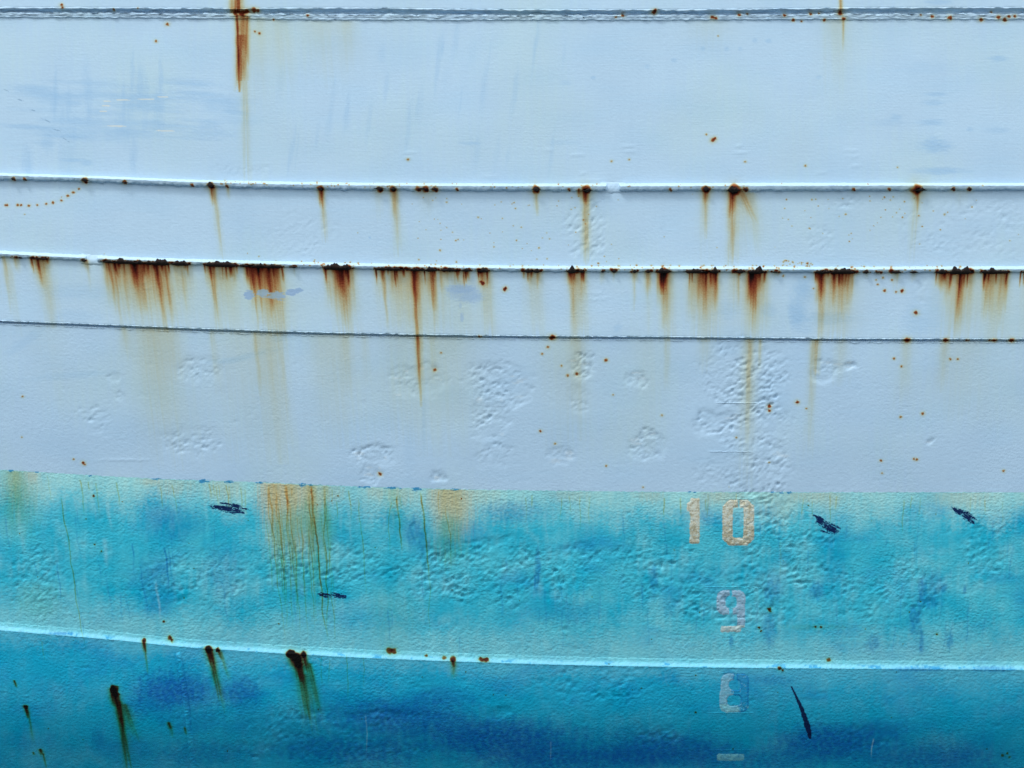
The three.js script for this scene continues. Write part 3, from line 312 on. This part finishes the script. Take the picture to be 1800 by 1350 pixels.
  for (let n = 0; n < w * h; n++) {
    const d = Math.min(D[n], 6), o = n * 4, e = Math.exp(-d * 0.02 - d * d * 0.19), gr = Math.exp(-d * 0.58 - d * d * 0.34), bl = Math.exp(-d * 1.9);
    const c = [C[n * 3] * e, C[n * 3 + 1] * gr, C[n * 3 + 2] * bl];
    const body = clamp(d * 0.3) * (d > 3 ? Math.max(0, 1 - (d - 3) / 2) : 1); c[0] += 0.022 * body; c[1] += 0.006 * body; c[2] += 0.0015 * body;
    for (let m = 0; m < 3; m++) { const x = clamp(c[m]); rgba[o + m] = Math.round(255 * (x <= 0.0031308 ? x * 12.92 : 1.055 * x ** (1 / 2.4) - 0.055)); }
    rgba[o + 3] = 255;
    bump[o] += clamp(d * 0.06, 0, 0.12) * (0.5 + noise((n % w) / 2.3, n / w / 2.3)); bump[o + 1] = bump[o + 2] = bump[o]; bump[o + 3] = 1;
    const x = clamp(0.58 + 0.22 * clamp(d * 0.7)); ro[o] = ro[o + 1] = ro[o + 2] = Math.round(255 * x); ro[o + 3] = 255;
  }
  const tex = (data, type, srgb) => { const t = new THREE.DataTexture(data, w, h, THREE.RGBAFormat, type); t.magFilter = t.minFilter = THREE.LinearFilter; t.wrapS = t.wrapT = THREE.ClampToEdgeWrapping; if (srgb) t.colorSpace = THREE.SRGBColorSpace; t.needsUpdate = true; return t; };
  const material = new THREE.MeshPhysicalMaterial({ specularIntensity: 0.3, map: tex(rgba, THREE.UnsignedByteType, true), bumpMap: tex(bump, THREE.FloatType), bumpScale: 0.0055, roughnessMap: tex(ro, THREE.UnsignedByteType), roughness: 1, metalness: 0 });
  material.userData.uv = (u, v) => [(u - u0) * k / w, (v - v0) * k / h];
  return material;
}
const near = paintMaps(-100, -60, 2000, 1470, 1), far = paintMaps(-760, -710, 832, 668, 0.25);

// ---------------------------------------------------------------- meshes
const hull = new THREE.Group(); hull.name = 'ship_hull'; scene.add(hull);
hull.userData = { label: 'weathered pale blue steel ship hull with rust runs above its turquoise band', category: 'ship hull' };
const place = (u, v, z) => [(u - 900) * S, (WATER_V - v) * S, z];
function sheet(name, nu, nv, point, material, parent, label) {   // grid mesh; point(i, j) gives [u, v, z]
  const pos = new Float32Array(nu * nv * 3), uv = new Float32Array(nu * nv * 2), idx = new Uint32Array((nu - 1) * (nv - 1) * 6);
  for (let j = 0, n = 0; j < nv; j++) for (let i = 0; i < nu; i++, n++) { const [u, v, z] = point(i, j); pos.set(place(u, v, z), n * 3); uv.set(material.userData.uv(u, v), n * 2); }
  for (let j = 0, q = 0; j < nv - 1; j++) for (let i = 0; i < nu - 1; i++) { const a = j * nu + i, b = a + 1, c = a + nu, d = c + 1; idx.set([a, c, b, b, c, d], q); q += 6; }
  const g = new THREE.BufferGeometry(); g.setAttribute('position', new THREE.BufferAttribute(pos, 3)); g.setAttribute('uv', new THREE.BufferAttribute(uv, 2)); g.setIndex(new THREE.BufferAttribute(idx, 1)); g.computeVertexNormals();
  return finish(name, g, material, parent, label);
}
function finish(name, g, material, parent, label) { const m = new THREE.Mesh(g, material); m.name = name; m.castShadow = m.receiveShadow = true; if (label) m.userData.label = label; parent.add(m); return m; }
const U0 = -740, UA = -96, UB = 1896, U1 = 2550;

function plate(u0, u1, top, bot, off, step, material, label) {   // one shell plate with rolled-back edges
  const nu = Math.max(2, Math.round((u1 - u0) / step) + 1), mid = (u0 + u1) / 2, rows = Math.max(2, Math.round((bot(mid) - top(mid)) / step) + 1);
  return sheet('hull_plate', nu, rows + 4, (i, j) => {
    const u = lerp(u0, u1, i / (nu - 1)), t = top(u), b = bot(u);
    if (j < 2) return [u, t - (j ? 0.4 : 1), base(u, t) + off + relief(u, t) - (j ? 0.003 : 0.02)];
    if (j >= rows + 2) return [u, b + (j === rows + 2 ? 0.4 : 1), base(u, b) + off + relief(u, b) - (j === rows + 2 ? 0.003 : 0.02)];
    const v = lerp(t, b, (j - 2) / (rows - 1)); return [u, v, base(u, v) + off + relief(u, v)];
  }, material, hull, label);
}
const flat = (v) => () => v;
const plates = {};
for (const [u0, u1, mat, k] of [[UA, UB, near, 1], [U0, UA, far, 5], [UB, U1, far, 5]]) {
  const mk = (n, ...a) => { const p = plate(u0, u1, ...a); if (k === 1) plates[n] = p; };
  const say = (s) => k === 1 ? s : undefined;
  if (k === 1) { mk('top', flat(-58), (u) => lapTop(u) - 1, 0.012, 3, mat, 'pale blue plate lapping over the uppermost weld'); mk('bilge', (u) => shelf(u) + 11, flat(1408), 0.016, 2.5, mat, 'turquoise plate below the bright shelf'); }
  mk('topExt', flat(-690), k === 1 ? flat(-60) : (u) => lapTop(u) - 1, 0.012, 20, k === 1 ? far : mat); mk('bilgeExt', k === 1 ? flat(1410) : (u) => shelf(u) + 11, flat(1945), 0.016, 16, k === 1 ? far : mat);
  mk('upper', (u) => lapBot(u) - 1, (u) => barA(u) + 6, 0, 3 * k, mat, say('tall pale blue plate with one long rust run from its top edge'));
  mk('middle', (u) => barA(u) + 6, (u) => barB(u) + 6, 0.001, 3 * k, mat, say('narrow pale blue plate freckled with rust between the two bars'));
  mk('lower', (u) => barB(u) + 6, (u) => seamC(u) - 1, 0.006, 3 * k, mat, say('narrow plate streaked with brown rust runs'));
  mk('belt', (u) => seamC(u) + 4.2, (u) => shelf(u) + 1, 0, 2.4 * k, mat, say('wide dented plate, grey blue above and turquoise below'));
}

// long welds and bars run along the hull as ragged profiles
function runAlong(name, u0, u1, step, profile, material, parent, label, ends = 0, jit = 1.25, st = 1) {
  const nu = Math.round((u1 - u0) / step) + 1, np = profile((u0 + u1) / 2).length;
  return sheet(name, nu, np, (i, j) => {
    const u = lerp(u0, u1, i / (nu - 1)), [v, z, r = 0] = profile(u)[j];
    const e = ends ? Math.sqrt(clamp((u - u0) / ends)) * Math.sqrt(clamp((u1 - u) / ends)) : 1;
    const vv = v + jit * r * (1.3 * noise(u / 7 / st, j * 3.7) + 0.9 * noise(u / 17 / st + 40, j * 1.9) + 0.5 / st * noise(u / 3.1, j * 2.3)), zz = z + jit * r * 0.0014 * (noise(u / 6 / st + 9, j * 5.1) + 0.7 * noise(u / 13 / st, j * 2.7 + 8));
    return [u, vv, base(u, vv) + lerp(-0.003, zz, e)];
  }, material, parent, label);
}
const spans = [[UA, UB, near, 1.6], [U0, UA, far, 8], [UB, U1, far, 8]];
for (const [u0, u1, mat, st] of spans) {
  runAlong('weld_seam', u0, u1, st, (u) => { const a = lapTop(u), h = lapBot(u) - a; return [[a - 3, .008], [a - 1.5, .0125, .4], [a, .0135, .9], [a + 1.5, .010, .9], [a + h * .16, -.004, 1.2], [a + h * .24, -.012, .9], [a + h * .36, -.012, .9], [a + h * .43, .002, 1.4], [a + h * .5, .008, 1], [a + h * .57, .004, 1], [a + h * .64, .0075, 1], [a + h * .72, .003, 1], [a + h * .8, .006, 1], [a + h * .87, .0045, .9], [a + h * .95, .001, .7], [a + h * 1.0, -.002, .5], [a + h + 1, -.004]]; }, mat, hull, st < 2 ? 'broad ridged weld in a dark groove' : undefined, 0, 1.5, 1.7);
  runAlong('weld_seam', u0, u1, st, (u) => { const a = seamC(u); return [[a - 2.5, .003], [a - 1.8, .0062, .3], [a - 1, .0068, .6], [a - .2, .0062, .8], [a + .8, .000, .9], [a + 1.8, -.009, .6], [a + 3.6, -.011, .5], [a + 4.4, -.002, .8], [a + 5.4, .0016, .8], [a + 6.6, -.002]]; }, mat, hull, st < 2 ? 'thin dark welded seam below the rust-streaked plate' : undefined);
  runAlong('weld_seam', u0, u1, st, (u) => { const a = shelf(u); return [[a - 4, -.003], [a - 3, .0004, .6], [a, .0008, .6], [a + 3, .0018, .7], [a + 5.5, .0042, .8], [a + 8, .0088, .8], [a + 10.4, .0150, .6], [a + 11.8, .0170, .5], [a + 12.8, .015, .4], [a + 13.6, .010]]; }, mat, hull, st < 2 ? 'bright worn shelf where the lowest plate stands proud' : undefined);
}
const barShape = (top, bot, face) => (u) => { const a = top(u), b = bot(u), h = b - a; return [[a - 1, -.003], [a, .003, .5], [a + h * .12, .007, .5], [a + h * face * .62, .0135, .4], [a + h * face * .92, .0185, .5], [a + h * (face + .03), .0200, .4], [a + h * (face + .1), .0200, .5], [a + h * .7, .0180, .7], [a + h * .84, .0155, 1], [a + h * .92, .009, 1.3], [a + h * .99, .000, 1.3], [a + h * 1.06, -.004, .4]]; };
const bars = [];
const bar = (u0, u1, f, label) => { const main = []; for (const [a, b, mat, st] of spans) { const x0 = Math.max(a, u0), x1 = Math.min(b, u1); if (x1 > x0) main.push([x0, x1, mat, st]); }
  for (const [x0, x1, mat, st] of main) { const m = runAlong('flat_bar', x0, x1, st, f, mat, hull, st < 2 ? label : undefined, 0); capBar(m, f, x0 === u0 ? x0 : null, x1 === u1 ? x1 : null, mat); if (st < 2) bars.push({ u0, u1, m }); } };
function capBar(mesh, f, a, b, mat) {              // rounded free ends
  for (const [e, s] of [[a, -1], [b, 1]]) if (e !== null) sheet('bar_end', 4, f(e).length, (i, j) => { const [v, z] = f(e)[j], k = [1, 0.93, 0.6, -0.2][i]; return [e + s * [-.4, 1.2, 2.6, 3][i], v, base(e, v) + (z > 0 ? z * k : z)]; }, mat, mesh);
}
const fA = barShape(barA, barABot, .31), fB = barShape(barB, barBBot, .40);
bar(U0, 1064, fA, 'upper flat bar, left length ending in a gap'); bar(1091, U1, fA, 'upper flat bar, right length'); bar(U0, 147, fB, 'second flat bar, short left length'); bar(172, U1, fB, 'second flat bar, long length crusted with rust below');

// rust scabs standing on the bars' lower edges
const rustMat = (() => { const n = 256, d = new Uint8Array(n * n * 4), b = new Float32Array(n * n * 4);
  for (let j = 0; j < n; j++) for (let i = 0; i < n; i++) { const o = (j * n + i) * 4, f = fbm(i / 22, j / 22, 4), g = noise(i / 5, j / 5 + 40), t = clamp(0.28 + 0.7 * f + 0.25 * g); d[o] = lerp(22, 96, t * t * t); d[o + 1] = lerp(11, 48, t * t * t); d[o + 2] = lerp(8, 18, t * t * t); d[o + 3] = 255; b[o] = b[o + 1] = b[o + 2] = 0.5 + 0.4 * f + 0.2 * g; b[o + 3] = 1; }
  const mk = (x, type) => { const t = new THREE.DataTexture(x, n, n, THREE.RGBAFormat, type); t.magFilter = THREE.LinearFilter; t.wrapS = t.wrapT = THREE.RepeatWrapping; t.needsUpdate = true; return t; };
  const c = mk(d, THREE.UnsignedByteType); c.colorSpace = THREE.SRGBColorSpace;
  const m = new THREE.MeshStandardMaterial({ map: c, bumpMap: mk(b, THREE.FloatType), bumpScale: 0.003, roughness: 0.95 }); m.userData.uv = (u, v) => [u / 120, v / 120]; return m; })();
for (const [u0, u1, f, o] of [[1056, 1100, barA, 0.001], [140, 180, barB, 0.004]]) runAlong('weld_seam', u0, u1, 1.6, (u) => { const a = f(u); return [[a - 4, -.002], [a - 2, .0006, .5], [a + 2, .0016 + o * .5, .7], [a + 6, .003 + o, .7], [a + 9, .0032 + o, .7], [a + 12, .0026 + o * 1.3, .6], [a + 16, .001 + o * 1.4, .5], [a + 18, -.003]]; }, near, hull, undefined);
let scabSeed = 0;
function scab(parent, u0, u1, bot, size, up = 0) {
  const sd = ++scabSeed * 13.7, n = Math.max(8, Math.round((u1 - u0) / 1.2) + 1);
  sheet('rust_scab', n, 9, (i, j) => {
    const t = i / (n - 1), u = lerp(u0, u1, t), e = Math.sqrt(Math.max(0, 1 - (2 * t - 1) ** 6)) * sstep(0, Math.min(0.5, 13 / (u1 - u0)), t) * sstep(0, Math.min(0.5, 13 / (u1 - u0)), 1 - t);
    const hh = size * e * clamp(0.78 + 0.9 * noise(u / 11, sd) + 0.8 * noise(u / 30, sd + 5) + 0.35 * noise(u / 3.6, sd + 9), 0.06, 1.6);
    const p = [[-1.1, -.5], [-1, .35], [-.6, .85], [-.2, 1], [.15, .95], [.45, .7], [.7, .35], [.9, .05], [1, -.5]][j], v = bot(u) - 1 - up + (p[0] < 0 ? p[0] * hh * 1.25 : p[0] * (0.35 * hh + 0.35 * size * e));
    const under = 0.0175 * (1 - sstep(-2, 2.5, v - bot(u)));       // the bar's own face, falling away below its edge
    return [u, v + 0.5 * noise(u / 3, j + sd), base(u, v) + 0.004 + under + (p[1] * 0.0042 * Math.max(0.15, e) - (1 - e) * 0.004) * (1 + 0.4 * noise(u / 4, j * 2.2 + sd))];
  }, rustMat, parent);
}
const barOf = (list, u) => (list.find((b) => u > b.u0 - 4 && u < b.u1 + 4) ?? list[0]).m;
const barsA = bars.slice(0, 2), barsB = bars.slice(2);
for (const [a, b, s, up] of [[15, 24, 2.2, 1], [36, 44, 1.6, 0], [138, 157, 3.4, 2], [212, 225, 2, 1], [362, 378, 5, 2], [557, 569, 5, 0], [657, 678, 3.8, 2], [682, 698, 4.6, 2], [730, 752, 3.4, 2], [756, 770, 3.4, 2], [934, 951, 4.8, 2], [1022, 1042, 4.4, 0], [1234, 1249, 6, 3], [1276, 1302, 5.6, 0], [1306, 1316, 3, 2], [1599, 1629, 3.2, 0], [1670, 1680, 2.6, 2], [1699, 1708, 2.6, 2]]) scab(barOf(barsA, (a + b) / 2), a, b, barABot, s, up);
for (const [a, b, s] of [[48, 84, 3], [26, 38, 2], [141, 150, 3.6], [172, 256, 5], [250, 300, 5.2], [296, 336, 3.4], [356, 420, 3.6], [416, 440, 3], [436, 499, 4.6], [508, 523, 2.4], [567, 622, 5.2], [656, 720, 3.6], [714, 772, 4.8], [770, 806, 2.6], [806, 832, 2], [838, 862, 4], [918, 938, 3.2], [934, 952, 4.2], [994, 1016, 5.6], [1016, 1028, 3.4], [1056, 1064, 3.4], [1075, 1084, 3.4], [1110, 1121, 4], [1134, 1145, 3.4], [1152, 1181, 4.8], [1200, 1244, 3.8], [1246, 1266, 5], [1290, 1312, 2.6], [1311, 1346, 6], [1355, 1374, 2.2], [1430, 1462, 5.4], [1456, 1508, 3.8], [1516, 1528, 3], [1536, 1548, 3.6], [1564, 1586, 3.6], [1598, 1614, 2.8], [1642, 1666, 5], [1662, 1712, 5.4], [1720, 1776, 4.4], [1792, 1840, 3.6]]) scab(barOf(barsB, (a + b) / 2), a, b, barBBot, s);

// raised draft figures and weld beads on their plates
function figure(f, parent, label) {
  const [a, b, c, d] = f.b, nu = b - a + 1, nv = d - c + 1, at = new Map(), pos = [], uv = [], idx = [];
  const S0 = (i, j) => f.f(a + i, c + j) + rag(a + i, c + j);
  const vert = (i, j) => { const key = j * nu + i; if (!at.has(key)) { at.set(key, pos.length / 3); const s = S0(i, j), u = a + i, v = c + j; pos.push(...place(u, v, surface(u, v) + lerp(-0.001, 0.0011, 1 - sstep(-2.2, 0.6, s)))); uv.push(...near.userData.uv(u, v)); } return at.get(key); };
  for (let j = 0; j < nv - 1; j++) for (let i = 0; i < nu - 1; i++) if (Math.min(S0(i, j), S0(i + 1, j), S0(i, j + 1), S0(i + 1, j + 1)) < 0.2) { const p = vert(i, j), q = vert(i + 1, j), r = vert(i, j + 1), t = vert(i + 1, j + 1); idx.push(p, r, q, q, r, t); }
  const g = new THREE.BufferGeometry(); g.setAttribute('position', new THREE.Float32BufferAttribute(pos, 3)); g.setAttribute('uv', new THREE.Float32BufferAttribute(uv, 2)); g.setIndex(idx); g.computeVertexNormals();
  finish('draft_figure', g, near, parent, label);
}
const WORDS = { one: 'cream draft figure 1 of the 10', zero: 'cream draft figure 0 of the 10', nine: 'greyish draft figure 9', eight: 'half worn away draft figure 8', seven: 'pale bar left of the lowest draft figure' };
for (const f of FIG) figure(f, f.text === 'eight' || f.text === 'seven' ? plates.bilge : plates.belt, WORDS[f.text]);
function bead(parent, pts, w, hgt, ripple, label) {
  const path = curve(pts.map(([a, b]) => [b, a])), horiz = pts.at(-1)[0] - pts[0][0] > pts.at(-1)[1] - pts[0][1], len = horiz ? pts.at(-1)[0] - pts[0][0] : pts.at(-1)[1] - pts[0][1], n = Math.round(len / 1.5) + 1, hp = horiz ? curve(pts) : null;
  sheet('weld_bead', horiz ? n : 9, horiz ? 9 : n, (i, j) => {
    const along = horiz ? i : j, a = ((horiz ? j : i) - 4) / 4, s = lerp(horiz ? pts[0][0] : pts[0][1], horiz ? pts.at(-1)[0] : pts.at(-1)[1], along / (n - 1)), e = Math.min(1, along / 4, (n - 1 - along) / 4);
    const c = (horiz ? hp(s) : path(s)) + 0.8 * noise(s / 9, 61), o = a * w * (1 + 0.15 * noise(s / 5, 4)), u = horiz ? s : c + o, v = horiz ? c + o : s;
    return [u, v, surface(u, v) + lerp(-0.0015, hgt * e * (1 + ripple * Math.sin(s * 1.15 + a * a * 2) + 0.3 * noise(s / 4, a)), 1 - a * a)];
  }, near, parent, label);
}
bead(plates.bilge, [[308, 1150], [318, 1220], [325, 1290], [332, 1406]], 6, 0.0060, 0.12, 'upright ripple weld joining two lengths of plate');
bead(plates.belt, [[1238, 1034], [1290, 1034], [1340, 1035]], 1.8, 0.0010, 0.1); bead(plates.bilge, [[1248, 1186], [1330, 1186]], 1.5, 0.0006, 0.1); bead(plates.bilge, [[1246, 1259], [1332, 1259]], 1.5, 0.0007, 0.1); bead(plates.bilge, [[1244, 1328], [1335, 1328]], 1.6, 0.0008, 0.1);
bead(plates.belt, [[1258, 708], [1340, 709]], 1.7, 0.0011, 0.1); bead(plates.belt, [[1244, 794], [1325, 794]], 1.6, 0.0012, 0.1); bead(plates.belt, [[1265, 877], [1330, 877]], 1.4, 0.0010, 0.1);

// ---------------------------------------------------------------- unseen water sheet under the hull, added to darken light from below
const waterMat = new THREE.MeshStandardMaterial({ color: new THREE.Color().setRGB(0.012, 0.035, 0.045), roughness: 0.12 });
const wg = new THREE.PlaneGeometry(500, 500, 100, 100); wg.rotateX(-Math.PI / 2);
const water = new THREE.Mesh(wg, waterMat); water.name = 'water'; water.receiveShadow = true; water.userData = { kind: 'structure', label: 'unseen dark water sheet added below the ship hull', category: 'water' };
scene.add(water);

renderer.render(scene, camera);
